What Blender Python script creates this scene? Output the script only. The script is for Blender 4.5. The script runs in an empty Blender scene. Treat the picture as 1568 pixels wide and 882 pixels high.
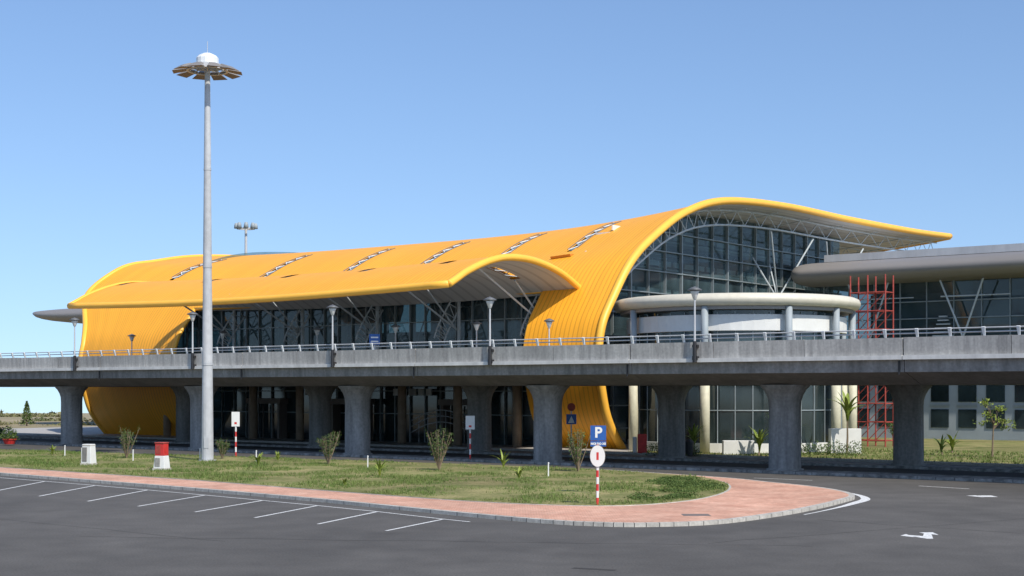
import bpy, bmesh, math, random
from mathutils import Vector, Matrix, noise
random.seed(7)
R=math.radians
scene=bpy.context.scene
scene.view_settings.view_transform='Standard'; scene.view_settings.look='None'; scene.view_settings.exposure=0

# ------------------------------------------------------------------ materials
def mat(name,col,rough=.6,metal=0,var=.15,scale=2.0,bump=0,stretch=(1,1,1),col2=None,spec=.5,fine=None,coarse=None):
    m=bpy.data.materials.new(name); m.use_nodes=True
    nt=m.node_tree; N=nt.nodes; L=nt.links; b=N['Principled BSDF']
    b.inputs['Roughness'].default_value=rough; b.inputs['Metallic'].default_value=metal
    b.inputs['Specular IOR Level'].default_value=spec
    tc=N.new('ShaderNodeTexCoord'); mp=N.new('ShaderNodeMapping'); mp.inputs['Scale'].default_value=stretch
    L.new(tc.outputs['Object'],mp.inputs['Vector'])
    no=N.new('ShaderNodeTexNoise'); no.inputs['Scale'].default_value=scale; no.inputs['Detail'].default_value=8; no.inputs['Roughness'].default_value=.65
    L.new(mp.outputs[0],no.inputs['Vector'])
    cr=N.new('ShaderNodeValToRGB'); cr.color_ramp.elements[0].position=.3; cr.color_ramp.elements[1].position=.7
    c2=col2 or tuple(min(1,c*(1+var)) for c in col)
    c1=tuple(c*(1-var) for c in col) if not col2 else col
    cr.color_ramp.elements[0].color=(*c1,1); cr.color_ramp.elements[1].color=(*c2,1)
    L.new(no.outputs['Fac'],cr.inputs[0])
    out=cr.outputs[0]
    for k,ff in enumerate((fine,coarse)):
        if not ff: continue
        n2=N.new('ShaderNodeTexNoise'); n2.inputs['Scale'].default_value=ff[0]; n2.inputs['Detail'].default_value=4
        L.new(tc.outputs['Object'],n2.inputs['Vector'])
        mr=N.new('ShaderNodeMapRange'); mr.inputs[1].default_value=.3; mr.inputs[2].default_value=.7
        mr.inputs[3].default_value=1-ff[1]; mr.inputs[4].default_value=1+ff[1]
        L.new(n2.outputs['Fac'],mr.inputs[0])
        mx=N.new('ShaderNodeVectorMath'); mx.operation='SCALE'
        L.new(out,mx.inputs[0]); L.new(mr.outputs[0],mx.inputs['Scale']); out=mx.outputs[0]
    L.new(out,b.inputs['Base Color'])
    if bump:
        bp=N.new('ShaderNodeBump'); bp.inputs['Strength'].default_value=bump; bp.inputs['Distance'].default_value=.05
        L.new(no.outputs['Fac'],bp.inputs['Height']); L.new(bp.outputs[0],b.inputs['Normal'])
    return m

def ribbed(name,col,spacing=.45,dark=.8,rough=.42,metal=0.0,var=.03,tint=.03,bump=.25):
    m=mat(name,col,rough,metal,var,.12)
    nt=m.node_tree; N=nt.nodes; L=nt.links; b=N['Principled BSDF']
    src=b.inputs['Base Color'].links[0].from_socket
    uv=N.new('ShaderNodeUVMap'); uv.uv_map='UVMap'
    sx=N.new('ShaderNodeSeparateXYZ'); L.new(uv.outputs[0],sx.inputs[0])
    mu=N.new('ShaderNodeMath'); mu.operation='MULTIPLY'; mu.inputs[1].default_value=1/spacing; L.new(sx.outputs[0],mu.inputs[0])
    fr=N.new('ShaderNodeMath'); fr.operation='FRACT'; L.new(mu.outputs[0],fr.inputs[0])
    gt=N.new('ShaderNodeMath'); gt.operation='GREATER_THAN'; gt.inputs[1].default_value=.75; L.new(fr.outputs[0],gt.inputs[0])
    fl=N.new('ShaderNodeMath'); fl.operation='FLOOR'; L.new(mu.outputs[0],fl.inputs[0])
    wn=N.new('ShaderNodeTexWhiteNoise'); wn.noise_dimensions='1D'; L.new(fl.outputs[0],wn.inputs['W'])
    mr=N.new('ShaderNodeMapRange'); mr.inputs[3].default_value=1-tint; mr.inputs[4].default_value=1+tint; L.new(wn.outputs['Value'],mr.inputs[0])
    m2=N.new('ShaderNodeMapRange'); m2.inputs[3].default_value=1; m2.inputs[4].default_value=dark; L.new(gt.outputs[0],m2.inputs[0])
    mm=N.new('ShaderNodeMath'); mm.operation='MULTIPLY'; L.new(mr.outputs[0],mm.inputs[0]); L.new(m2.outputs[0],mm.inputs[1])
    sc=N.new('ShaderNodeVectorMath'); sc.operation='SCALE'; L.new(src,sc.inputs[0]); L.new(mm.outputs[0],sc.inputs['Scale'])
    L.new(sc.outputs[0],b.inputs['Base Color'])
    bp=N.new('ShaderNodeBump'); bp.inputs['Strength'].default_value=bump; bp.inputs['Distance'].default_value=.04
    L.new(gt.outputs[0],bp.inputs['Height']); L.new(bp.outputs[0],b.inputs['Normal'])
    return m

def glass(name,tint,mixf=.6,rough=.06,tr=(.62,.78,.8)):
    m=bpy.data.materials.new(name); m.use_nodes=True
    nt=m.node_tree; N=nt.nodes; L=nt.links; b=N['Principled BSDF']
    b.inputs['Roughness'].default_value=rough; b.inputs['Specular IOR Level'].default_value=.8
    tc=N.new('ShaderNodeTexCoord'); no=N.new('ShaderNodeTexNoise'); no.inputs['Scale'].default_value=.35; no.inputs['Detail'].default_value=5
    L.new(tc.outputs['Object'],no.inputs['Vector'])
    cr=N.new('ShaderNodeValToRGB'); cr.color_ramp.elements[0].position=.35; cr.color_ramp.elements[1].position=.65
    cr.color_ramp.elements[0].color=(*[c*.5 for c in tint],1); cr.color_ramp.elements[1].color=(*[c*1.3 for c in tint],1)
    L.new(no.outputs['Fac'],cr.inputs[0]); L.new(cr.outputs[0],b.inputs['Base Color'])
    bp=N.new('ShaderNodeBump'); bp.inputs['Strength'].default_value=.05; L.new(no.outputs['Fac'],bp.inputs['Height']); L.new(bp.outputs[0],b.inputs['Normal'])
    t=N.new('ShaderNodeBsdfTransparent'); t.inputs[0].default_value=(*tr,1)
    mx=N.new('ShaderNodeMixShader'); mx.inputs[0].default_value=mixf
    L.new(t.outputs[0],mx.inputs[1]); L.new(b.outputs[0],mx.inputs[2]); L.new(mx.outputs[0],N['Material Output'].inputs[0])
    return m

m_roof=ribbed('yellow_ribbed_metal',(.96,.425,.028),.42,.76,.5,tint=.04,bump=.4)
m_rim=mat('yellow_edge_trim',(.97,.50,.06),.45,var=.05,scale=.6)
m_soffit=ribbed('grey_soffit_panels',(.58,.57,.54),1.2,.8,.6)
m_steel=mat('white_painted_steel',(.72,.74,.74),.45,var=.1)
m_steel2=mat('grey_painted_steel',(.46,.50,.51),.5,var=.15)
m_galv=mat('galvanised_steel',(.48,.49,.50),.5,.1,.12,.8,stretch=(1,1,.3))
m_cap=mat('lamp_cap_grey',(.12,.125,.13),.5)
m_conc=mat('viaduct_concrete',(.15,.145,.135),.9,scale=1.1,bump=.3,stretch=(1.6,1.6,.22),col2=(.31,.30,.28),fine=(6,.16),coarse=(.25,.15))
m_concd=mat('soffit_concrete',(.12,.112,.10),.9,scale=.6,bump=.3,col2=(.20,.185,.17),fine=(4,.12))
m_par=mat('parapet_concrete',(.27,.262,.25),.85,scale=1.6,bump=.15,stretch=(1.8,1.8,.16),col2=(.54,.525,.49),fine=(8,.12),coarse=(.2,.18))
m_ledge=mat('painted_ledge',(.62,.61,.58),.7,var=.18,scale=1.5,stretch=(1,1,.3))
m_asph=mat('asphalt',(.070,.066,.061),.92,scale=.09,bump=0,col2=(.118,.111,.102),fine=(16,.22),coarse=(.6,.12),stretch=(1,.55,1),spec=.3)
m_patch=mat('asphalt_patch',(.05,.047,.043),.92,scale=1,var=.2,fine=(18,.2),spec=.3)
m_line=mat('road_paint',(.66,.66,.64),.7,var=.2,scale=5,fine=(14,.3))
m_kerb=mat('kerb_concrete',(.36,.34,.30),.85,scale=1.5,col2=(.55,.52,.46),fine=(10,.15))
m_kerbd=mat('dark_kerb',(.14,.135,.125),.9,scale=1.5,col2=(.34,.325,.30),fine=(3,.3))  # darker, mottled concrete tone for the median kerbs
m_grass=mat('grass',(.095,.13,.035),.95,scale=.45,bump=.5,col2=(.32,.27,.13),fine=(9,.3),coarse=(.12,.25),spec=.1)
m_blade=mat('grass_blade',(.07,.14,.026),.8,scale=.5,col2=(.20,.235,.075),spec=.15)
m_terr=mat('terrain',(.16,.15,.07),.95,scale=.03,col2=(.40,.31,.19),fine=(.3,.2))
m_leaf=mat('leaf',(.04,.075,.018),.6,scale=3,col2=(.11,.165,.04),spec=.3)
m_leafdist=mat('distant_leaf',(.09,.11,.05),.8,scale=.2,col2=(.24,.22,.11),spec=.1)
m_leafy=mat('yellow_green_leaf',(.12,.18,.025),.55,scale=3,col2=(.28,.33,.06),spec=.3)
m_leafd=mat('hedge_leaf',(.04,.075,.018),.7,scale=4,col2=(.12,.17,.045),spec=.2)
m_bark=mat('bark',(.2,.15,.1),.9,scale=6)
m_glass=glass('facade_glass',(.045,.075,.085),.72)
m_glassg=glass('gable_glass',(.075,.12,.135),.58)
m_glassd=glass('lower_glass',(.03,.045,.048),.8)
m_mull=mat('mullion_aluminium',(.26,.30,.31),.5,.3)
m_white=mat('white_wall',(.70,.70,.67),.7,var=.08,scale=.8)
m_panel=mat('grey_blue_panel',(.30,.34,.36),.6,var=.1,scale=.5)
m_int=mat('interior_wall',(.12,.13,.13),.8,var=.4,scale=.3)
m_floor=mat('interior_slab',(.42,.40,.37),.7)
m_deck=mat('deck_surface',(.22,.215,.20),.9,scale=.4,col2=(.32,.31,.29))
m_greyroof=mat('grey_metal_roof',(.25,.232,.215),.5,.1,.08,.2,stretch=(.3,.3,2))
m_brown=mat('brown_fascia',(.17,.14,.12),.6,scale=.5)
m_red=mat('red_paint',(.55,.035,.03),.5,var=.2,scale=4)
m_redr=mat('red_oxide_steel',(.36,.06,.045),.7,var=.3,scale=3)
m_blue=mat('blue_sign',(.015,.09,.33),.5,var=.1)
m_black=mat('black_metal',(.02,.02,.022),.5)
m_tan=mat('tan_column',(.32,.24,.17),.7)
m_cream=mat('cream_column',(.60,.57,.42),.6)
def paver():
    m=mat('pink_pavers',(.54,.27,.18),.85,scale=.7,col2=(.76,.46,.33),fine=(5,.14),coarse=(.25,.15))
    nt=m.node_tree;N=nt.nodes;L=nt.links;b=N['Principled BSDF']
    src=b.inputs['Base Color'].links[0].from_socket
    tc=N.new('ShaderNodeTexCoord');br=N.new('ShaderNodeTexBrick');br.inputs['Scale'].default_value=2.5
    br.inputs['Color1'].default_value=(1,1,1,1);br.inputs['Color2'].default_value=(.88,.86,.84,1);br.inputs['Mortar'].default_value=(.6,.6,.6,1);br.inputs['Mortar Size'].default_value=.02
    L.new(tc.outputs['Object'],br.inputs['Vector'])
    mx=N.new('ShaderNodeMix');mx.data_type='RGBA';mx.blend_type='MULTIPLY';mx.inputs[0].default_value=1
    L.new(src,mx.inputs[6]);L.new(br.outputs[0],mx.inputs[7]);L.new(mx.outputs[2],b.inputs['Base Color'])
    return m
m_pav=paver()

# ------------------------------------------------------------------ mesh helpers
def W(u,v,z): return Vector((8.3-.795*u+.6065*v, 111.2+.6065*u+.795*v, z))
def ID(x,y,z): return Vector((x,y,z))
def empty(name,loc=(0,0,0)):
    e=bpy.data.objects.new(name,None); e.location=loc; scene.collection.objects.link(e); e.empty_display_size=.5; return e
class M:
    def __init__(s): s.v=[];s.f=[];s.uv=None
    def add(s,vs,fs):
        o=len(s.v); s.v+= [tuple(p) for p in vs]; s.f+=[tuple(i+o for i in f) for f in fs]
    def box(s,a,b,f=ID):
        x0,y0,z0=a;x1,y1,z1=b
        s.add([f(x,y,z) for z in(z0,z1) for x,y in((x0,y0),(x1,y0),(x1,y1),(x0,y1))],
          [(0,3,2,1),(4,5,6,7),(0,1,5,4),(1,2,6,5),(2,3,7,6),(3,0,4,7)])
    def tube(s,p,q,r0,r1=None,n=6,cap=True):
        p=Vector(p);q=Vector(q); r1=r0 if r1 is None else r1
        d=(q-p)
        if d.length<1e-6: return
        d.normalize(); a=d.orthogonal().normalized(); b=d.cross(a)
        vs=[p+(a*math.cos(2*math.pi*i/n)+b*math.sin(2*math.pi*i/n))*r0 for i in range(n)]+[q+(a*math.cos(2*math.pi*i/n)+b*math.sin(2*math.pi*i/n))*r1 for i in range(n)]
        fs=[(i,(i+1)%n,n+(i+1)%n,n+i) for i in range(n)]
        if cap: fs+=[tuple(range(n))[::-1],tuple(range(n,2*n))]
        s.add(vs,fs)
    def path(s,pts,r,n=6):
        pts=[Vector(p) for p in pts]; vs=[];a=None
        for i,p in enumerate(pts):
            d=(pts[min(i+1,len(pts)-1)]-pts[max(i-1,0)]).normalized()
            a=d.orthogonal().normalized() if a is None else (a-d*a.dot(d)).normalized()
            b=d.cross(a); rr=r[i] if isinstance(r,list) else r
            vs+=[p+(a*math.cos(2*math.pi*k/n)+b*math.sin(2*math.pi*k/n))*rr for k in range(n)]
        fs=[]
        for i in range(len(pts)-1):
            for k in range(n): fs.append((i*n+k,i*n+(k+1)%n,(i+1)*n+(k+1)%n,(i+1)*n+k))
        fs+=[tuple(range(n))[::-1],tuple(range((len(pts)-1)*n,len(pts)*n))]
        s.add(vs,fs)
    def lathe(s,prof,c,n=20):
        c=Vector(c);vs=[]
        for r,z in prof: vs+=[c+Vector((r*math.cos(2*math.pi*k/n),r*math.sin(2*math.pi*k/n),z)) for k in range(n)]
        fs=[(i*n+k,i*n+(k+1)%n,(i+1)*n+(k+1)%n,(i+1)*n+k) for i in range(len(prof)-1) for k in range(n)]
        s.add(vs,fs)
    def prism(s,poly,z0,z1):
        n=len(poly); s.add([(x,y,z0) for x,y in poly]+[(x,y,z1) for x,y in poly],
          [tuple(range(n,2*n))]+[(i,(i+1)%n,n+(i+1)%n,n+i) for i in range(n)])
    def obj(s,name,m,parent=None,smooth=False,recalc=True,bevel=0):
        me=bpy.data.meshes.new(name); me.from_pydata(s.v,[],s.f)
        if s.uv:
            l=me.uv_layers.new(name='UVMap')
            for lp in me.loops: l.data[lp.index].uv=s.uv[lp.vertex_index]
        bm=bmesh.new(); bm.from_mesh(me)
        big=[f for f in bm.faces if len(f.verts)>8]
        if recalc: bmesh.ops.recalc_face_normals(bm,faces=bm.faces)
        if big: bmesh.ops.triangulate(bm,faces=big)
        bm.to_mesh(me); bm.free()
        me.materials.append(m)
        if smooth:
            for p in me.polygons: p.use_smooth=True
        o=bpy.data.objects.new(name,me); scene.collection.objects.link(o)
        if parent:
            o.parent=parent; o.matrix_parent_inverse=Matrix.Translation(-parent.location)
        if bevel:
            b=o.modifiers.new('bevel','BEVEL'); b.width=bevel; b.segments=2; b.limit_method='ANGLE'
        return o
def cr(pts,n=8):
    out=[];N=len(pts)
    for i in range(N-1):
        g=lambda k:pts[max(0,min(N-1,k))]
        p0,p1,p2,p3=[Vector(g(i+k)) for k in(-1,0,1,2)]
        for j in range(n):
            t=j/n
            out.append(.5*((2*p1)+(p2-p0)*t+(2*p0-5*p1+4*p2-p3)*t*t+(3*p1-p0-3*p2+p3)*t**3))
    out.append(Vector(pts[-1]))
    return out
def sm(a,b,x):
    t=max(0,min(1,(x-a)/(b-a))); return t*t*(3-2*t)

# ------------------------------------------------------------------ world, sun, camera
w=bpy.data.worlds.new('World'); scene.world=w; w.use_nodes=True
nt=w.node_tree; N=nt.nodes; L=nt.links; bg=N['Background']
sky=N.new('ShaderNodeTexSky'); sky.sky_type='NISHITA'; sky.sun_disc=False
EL=47; AZ=146
sky.sun_elevation=R(EL); sky.sun_rotation=R(AZ); sky.altitude=300; sky.air_density=1.0; sky.dust_density=1.0; sky.ozone_density=1.5
tc=N.new('ShaderNodeTexCoord'); sp=N.new('ShaderNodeSeparateXYZ'); mxm=N.new('ShaderNodeMath'); mxm.operation='MULTIPLY_ADD'; mxm.inputs[1].default_value=.8; mxm.inputs[2].default_value=.075
mx2=N.new('ShaderNodeMath'); mx2.operation='MAXIMUM'; mx2.inputs[1].default_value=.02
cb=N.new('ShaderNodeCombineXYZ')
L.new(tc.outputs['Generated'],sp.inputs[0]); L.new(sp.outputs[0],cb.inputs[0]); L.new(sp.outputs[1],cb.inputs[1]); L.new(sp.outputs[2],mxm.inputs[0]); L.new(mxm.outputs[0],mx2.inputs[0]); L.new(mx2.outputs[0],cb.inputs[2])
L.new(cb.outputs[0],sky.inputs[0])
tn=N.new('ShaderNodeMix'); tn.data_type='RGBA'; tn.blend_type='MULTIPLY'; tn.inputs[0].default_value=1; tn.inputs[7].default_value=(.93,1.03,1.17,1)
L.new(sky.outputs[0],tn.inputs[6]); L.new(tn.outputs[2],bg.inputs[0]); bg.inputs[1].default_value=.14
sl=bpy.data.lights.new('sun','SUN'); sl.energy=4.5; sl.angle=R(.53); sl.color=(1,.94,.84)
so=bpy.data.objects.new('sun',sl); scene.collection.objects.link(so)
az=R(AZ); S=Vector((math.sin(az)*math.cos(R(EL)),math.cos(az)*math.cos(R(EL)),math.sin(R(EL))))
so.rotation_euler=S.to_track_quat('Z','Y').to_euler(); so.location=(0,0,60)
cam=bpy.data.cameras.new('camera'); co=bpy.data.objects.new('camera',cam); scene.collection.objects.link(co)
co.location=(0,0,4.7); co.rotation_euler=(R(90),0,0); cam.sensor_width=36; cam.lens=50.5; cam.shift_y=.0995; cam.clip_end=20000
scene.camera=co

# ------------------------------------------------------------------ ground
g=M(); xs=[-6000,-2500,-1000,-500,-250,-120,0,120,250,500,1000,2500,6000]; ys=[-400,-100,0,60,120,180,230,300,400,600,900,1500,2500,4500,9000]
for y in ys:
    for x in xs:
        d=max(0,y-225,abs(x)-300); z=-.0165*d + (random.uniform(-1,1)*d*.0006)
        g.v.append((x,y,z-.004))
nx=len(xs)
g.f=[(j*nx+i,j*nx+i+1,(j+1)*nx+i+1,(j+1)*nx+i) for j in range(len(ys)-1) for i in range(nx-1)]
g.obj('ground',m_terr)
g=M(); g.add([(-140,-60,0),(140,-60,0)]+[W(-95,-4.5,0),W(100,-4.5,0)],[(0,1,2,3)])
road=g.obj('road',m_asph)

# island
outer=[(-68,118),(-50,100),(-28.1,78.9),(-14.7,66.7),(-7.7,59.8),(-2.05,53.6),(1.0,50.6),(2.8,49.5),(4.6,49.2),(7.2,50.2),(10.1,53.6),(12.4,57.2),(13.8,59.8),(14.8,62),(15.0,64.8),(14.3,68),(12.8,71.3),(11.3,74.6),(8.0,79),(4.6,83.3),(-3.1,88.4),(-16.5,96.5),(-38.6,109.6),(-70,130.6)]
inner=[(-68,121.5),(-50,104),(-30.3,84.6),(-15.9,72.3),(-9,65.4),(-2.4,59.2),(1.7,56.7),(4.5,56.5),(7.1,58.8),(9.1,62.9),(10.2,67.5),(10.3,71.6),(9.6,74.9),(7.5,78.4),(4.2,82.6),(-3.3,87.8),(-16.7,95.9),(-38.8,109),(-68,128.2)]
def smoothpoly(p,a,b,n=5):
    seg=cr([Vector((*q,0)) for q in p[a:b]],n)
    return [tuple(q) for q in p[:a]]+[(q.x,q.y) for q in seg]+[tuple(q) for q in p[b:]]
O=smoothpoly(outer,4,19); I=smoothpoly(inner,4,14)
def offset(poly,d,closed=True):
    n=len(poly);out=[]
    for i in range(n):
        if closed: a,b=poly[i-1],poly[(i+1)%n]
        else: a,b=poly[max(i-1,0)],poly[min(i+1,n-1)]
        t=Vector((b[0]-a[0],b[1]-a[1])).normalized(); out.append((poly[i][0]-t.y*d,poly[i][1]+t.x*d))
    return out
isl=empty('traffic_island')
g=M(); g.prism(O,0,.14); g.obj('kerb',m_kerb,isl)
g=M(); g.prism(offset(O,.26),.1,.146); g.obj('paving',m_pav,isl)
g=M(); g.prism(offset(I,-.1),.1,.17); g.obj('grass_edging',m_kerb,isl)
g=M(); g.prism(I,.1,.19); g.obj('lawn',m_grass,isl)
def ribbon(g,pts,wd,z):
    for i in range(len(pts)-1):
        w0=wd[i] if isinstance(wd,list) else wd; w1=wd[i+1] if isinstance(wd,list) else wd
        p,q=Vector((*pts[i],0)),Vector((*pts[i+1],0))
        def nn(k):
            A=pts[max(k-1,0)];B=pts[min(k+1,len(pts)-1)]; t=Vector((B[0]-A[0],B[1]-A[1],0)).normalized(); return Vector((-t.y,t.x,0))
        n0,n1=nn(i),nn(i+1); zz=Vector((0,0,z))
        g.add([p-n0*w0/2+zz,q-n1*w1/2+zz,q+n1*w1/2+zz,p+n0*w0/2+zz],[(0,1,2,3)])
g=M()
for i in range(len(O)-1):
    p,q=Vector(O[i]),Vector(O[i+1]); l=(q-p).length; k=max(1,int(l/1.0))
    if p.y>112: continue
    t=(q-p).normalized(); n=Vector((t.y,-t.x))
    for j in range(k):
        c=p+(q-p)*(j/k); a=c-t*.012; b=c+t*.012
        g.add([(a.x+n.x*.004,a.y+n.y*.004,0),(b.x+n.x*.004,b.y+n.y*.004,0),(b.x+n.x*.004,b.y+n.y*.004,.143),(a.x+n.x*.004,a.y+n.y*.004,.143),(b.x-n.x*.2,b.y-n.y*.2,.143),(a.x-n.x*.2,a.y-n.y*.2,.143)],[(0,1,2,3),(3,2,4,5)])
g.obj('kerb_joints',m_black,isl,recalc=False)
g=M(); g.box((6.2,51.9,.14),(7.2,52.7,.152)); g.obj('drain_grate',m_brown,isl)

# road markings
mk=empty('road_marking')
ups=[(-2.5,52.2),(-5.2,55.4),(-7.9,58.3),(-10.6,61.0),(-13.7,64.1),(-17.1,67.4),(-20.5,70.6),(-24,73.8),(-27.6,77.0)]
los=[(-4.2,47.9),(-6.8,50.3),(-9.45,52.8),(-12.2,55.3),(-15.1,58),(-17.9,60.6),(-20.9,63.5),(-24,66.6),(-27.2,69.6)]
g=M()
for a,b in zip(ups,los): ribbon(g,[a,b],.12,.004)
g.obj('bay_dividers',m_line,mk)
g=M(); ribbon(g,[(-1.5,51.1)]+ups+[(-40,89)],.11,.008); g.obj('bay_line',m_line,mk)
g=M()
ti=[i for i,p in enumerate(O) if p[0]>10.3 and 53<p[1]<68.5]
tp=offset([O[i] for i in ti],-.45,False); n=len(tp)
ribbon(g,tp,[.08+.34*math.sin(math.pi*min(1,k/(n-1)))**2 for k in range(n)],.004)
ribbon(g,[(12.9,76.6),(15.6,74.6)],.14,.004); ribbon(g,[(19.9,70.3),(21.7,68.2)],.14,.004); ribbon(g,[(24.5,66.2),(26.5,64.2)],.14,.004)
ribbon(g,[(20.4,63.9),(20.8,63.0)],.5,.004); ribbon(g,[(20.7,63.4),(21.3,63.4)],.9,.008)
g.obj('lane_marking',m_line,mk)
g=M()
ar=[(-.68,0),(-.36,.5),(-.36,.2),(.0,-.15),(.28,.7),(.2,1.0),(.68,1.1),(.62,.2),(.45,.45),(.1,-.95),(-.1,-.95),(-.36,-.25),(-.36,-.5)]
g.add([(13.2+x*1.0,46.3+y*1.0,.004) for x,y in ar],[tuple(range(len(ar)))[::-1]]); g.obj('arrow',m_line,mk,recalc=False)
g=M()
def wig(a,b,n=14,amp=.12):
    return [(a[0]+(b[0]-a[0])*k/n+random.uniform(-amp,amp),a[1]+(b[1]-a[1])*k/n+random.uniform(-amp,amp)) for k in range(n+1)]
for a,b in(((-14,46),(9,43.2)),((6,44),(24,56)),((-22,55),(-9,44.5)),((11,52),(20,44))): ribbon(g,wig(a,b),.035,.003)
ribbon(g,[(1.6,37.9),(2.7,37.4)],.25,.003)
g.obj('asphalt_repairs',m_patch,road)

# medians & far verge
md=empty('median_kerb')
g=M()
for v0,v1 in((-20.5,-18.3),(-11.3,-8.6)): g.box((-95,v0,0),(100,v1,.16),W)
g.obj('median',m_kerbd,md)
g=M()
u=-60
while u<60: g.box((u,-20.505,.02),(u+.03,-20.3,.163),W); u+=1.0
g.obj('kerb_joints',m_black,md)
g=M(); g.box((-95,-5.2,0),(100,-4.9,.16),W); g.obj('far_kerb',m_kerb,md)
g=M(); g.add([W(-3,-4.9,.12),W(90,-4.9,.12),W(90,60,.12),W(-3,60,.12)],[(0,1,2,3)]); g.obj('terminal_pavement',m_floor)
g=M(); g.add([W(-95,-4.9,.12),W(-3.1,-4.9,.12),W(-3.1,60,.12),W(-95,60,.12)],[(0,1,2,3)]); g.obj('verge_grass',m_grass)

# ------------------------------------------------------------------ viaduct
VP=-22.7
vi=empty('elevated_road_viaduct')
U0,U1=-52,68
def sect(g,pts,u0,u1):
    n=len(pts); g.add([W(u0,VP+a,z) for a,z in pts]+[W(u1,VP+a,z) for a,z in pts],[(i,(i+1)%n,n+(i+1)%n,n+i) for i in range(n)]+[tuple(range(n))[::-1],tuple(range(n,2*n))])
cu=[-7.15+16.6*k for k in range(-3,5)]
gp,gl,gf,gs=M(),M(),M(),M()
edges=[U0]+[c+8.3 for c in cu if U0<c+8.3<U1]+[U1]
for a,b in zip(edges[:-1],edges[1:]):
    a+=.02;b-=.02
    sect(gl,[(0,6.26),(0,6.48),(.5,6.48),(.5,6.26)],a,b)
    k=max(1,round((b-a)/5.5))
    for j in range(k):
        p=a+(b-a)*j/k+.016;q=a+(b-a)*(j+1)/k-.016; dz=random.uniform(-.012,.012)
        sect(gp,[(.16,6.48),(.12,7.4+dz),(.40,7.4+dz),(.48,6.48)],p,q)
        sect(gp,[(16.6,6.5),(16.7,7.4),(16.95,7.4),(17,6.5)],p,q)
    sect(gf,[(.34,5.62),(.30,6.26),(16.9,6.26),(16.9,5.62),(16.7,5.6),(.5,5.6)],a,b)
    sect(gs,[(.54,5.6),(2.6,4.98),(14.4,4.98),(16.6,5.6)],a,b)
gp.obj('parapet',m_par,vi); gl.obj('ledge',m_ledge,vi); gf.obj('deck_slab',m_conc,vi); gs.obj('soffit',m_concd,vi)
g=M(); g.add([W(U0,VP+.5,6.502),W(U1,VP+.5,6.502),W(U1,VP+16.6,6.502),W(U0,VP+16.6,6.502)],[(0,1,2,3)]); g.obj('deck_surface',m_deck,vi)
g=M(); g.box((2,VP+17.02,6.2),(60,.9,6.5),W); g.obj('terminal_forecourt',m_floor,vi)
def pier(u,v):
    g=M(); prof=[(1.0,.16),(1.0,.24),(.86,.26),(.84,3.7),(.87,4.1),(.96,4.4),(1.12,4.7),(1.30,4.9),(1.30,4.99)]
    n=20; vs=[]
    for r,z in prof:
        for k in range(n):
            a=2*math.pi*k/n; c,s=math.cos(a),math.sin(a)
            q=(abs(c)**3.0+abs(s)**3.0)**(-1/3.0)
            vs.append(W(u+r*c*q,v+min(r,1.3)*s*q*.9,z))
    g.add(vs,[(i*n+k,i*n+(k+1)%n,(i+1)*n+(k+1)%n,(i+1)*n+k) for i in range(len(prof)-1) for k in range(n)])
    return g
g=M()
for c in cu:
    a=pier(c,VP+3.4); g.add(a.v,a.f); a=pier(c-3.5,VP+12.8); g.add(a.v,a.f)
g.obj('piers',m_conc,vi,smooth=True)
g=M();gw=M()
u=U0+.3
while u<U1:
    gw.add([W(u-.05,VP+.2,7.4),W(u+.05,VP+.2,7.4),W(u+.05,VP+.3,7.4),W(u-.05,VP+.3,7.4),W(u-.09,VP+.04,7.82),W(u+.09,VP+.04,7.82),W(u+.09,VP+.12,7.85),W(u-.09,VP+.12,7.85)],[(0,3,2,1),(4,5,6,7),(0,1,5,4),(1,2,6,5),(2,3,7,6),(3,0,4,7)])
    u+=1.72
for (vv,z) in((.16,7.8),(.24,7.6)): g.path([W(U0+i*(U1-U0)/40,VP+vv,z) for i in range(41)],.035,6)
g.path([W(U0+i*(U1-U0)/40,VP+16.8,7.75) for i in range(41)],.04,6)
g.obj('rail',m_galv,vi); gw.obj('rail_posts',m_steel,vi)
g=M()
for c in cu: g.tube(W(c+8.55,VP+.22,6.2),W(c+8.55,VP+.22,5.5),.05,n=8)
g.obj('drain_spouts',m_black,vi)

def deck_lamp(u,v,zb,zt,dark=True):
    e=empty('deck_lamp',W(u,v,zb))
    g=M(); g.tube(W(u,v,zb),W(u,v,zt-.75),.075,.05,10)
    for s in(-1,1): g.tube(W(u,v,zt-.85),W(u+s*.28,v,zt-.25),.02,n=5)
    g.obj('post',m_galv,e,smooth=False)
    g=M(); g.lathe([(.0,-.78),(.1,-.72),(.2,-.42),(.27,-.28),(.0,-.27)],W(u,v,zt),14); g.obj('diffuser',m_white,e,smooth=True)
    g=M(); g.lathe([(0.0,-.262),(.40,-.25),(.42,-.2),(.2,-.08),(.05,-.03),(.0,0)],W(u,v,zt),14); g.obj('cap',m_cap,e,smooth=True)
    if dark:
        g=M(); g.tube(W(u,v,zb-.05),W(u,v,zb+1.15),.13,.11,10); g.box((u-.16,v-.02,zb+.1),(u+.16,v+.25,zb+.3),W); g.box((u-.16,v-.02,zb+.8),(u+.16,v+.25,zb+.95),W)
        g.obj('bracket',m_black,e)
for t in(-10.4,4.3,18,32.5,46.9): deck_lamp(t-9.5,VP-.08,6.3,10.55)
for u in(2.5,9.5,18,27,39,52): deck_lamp(u,VP+16.9,6.6,10.1,False)

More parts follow.
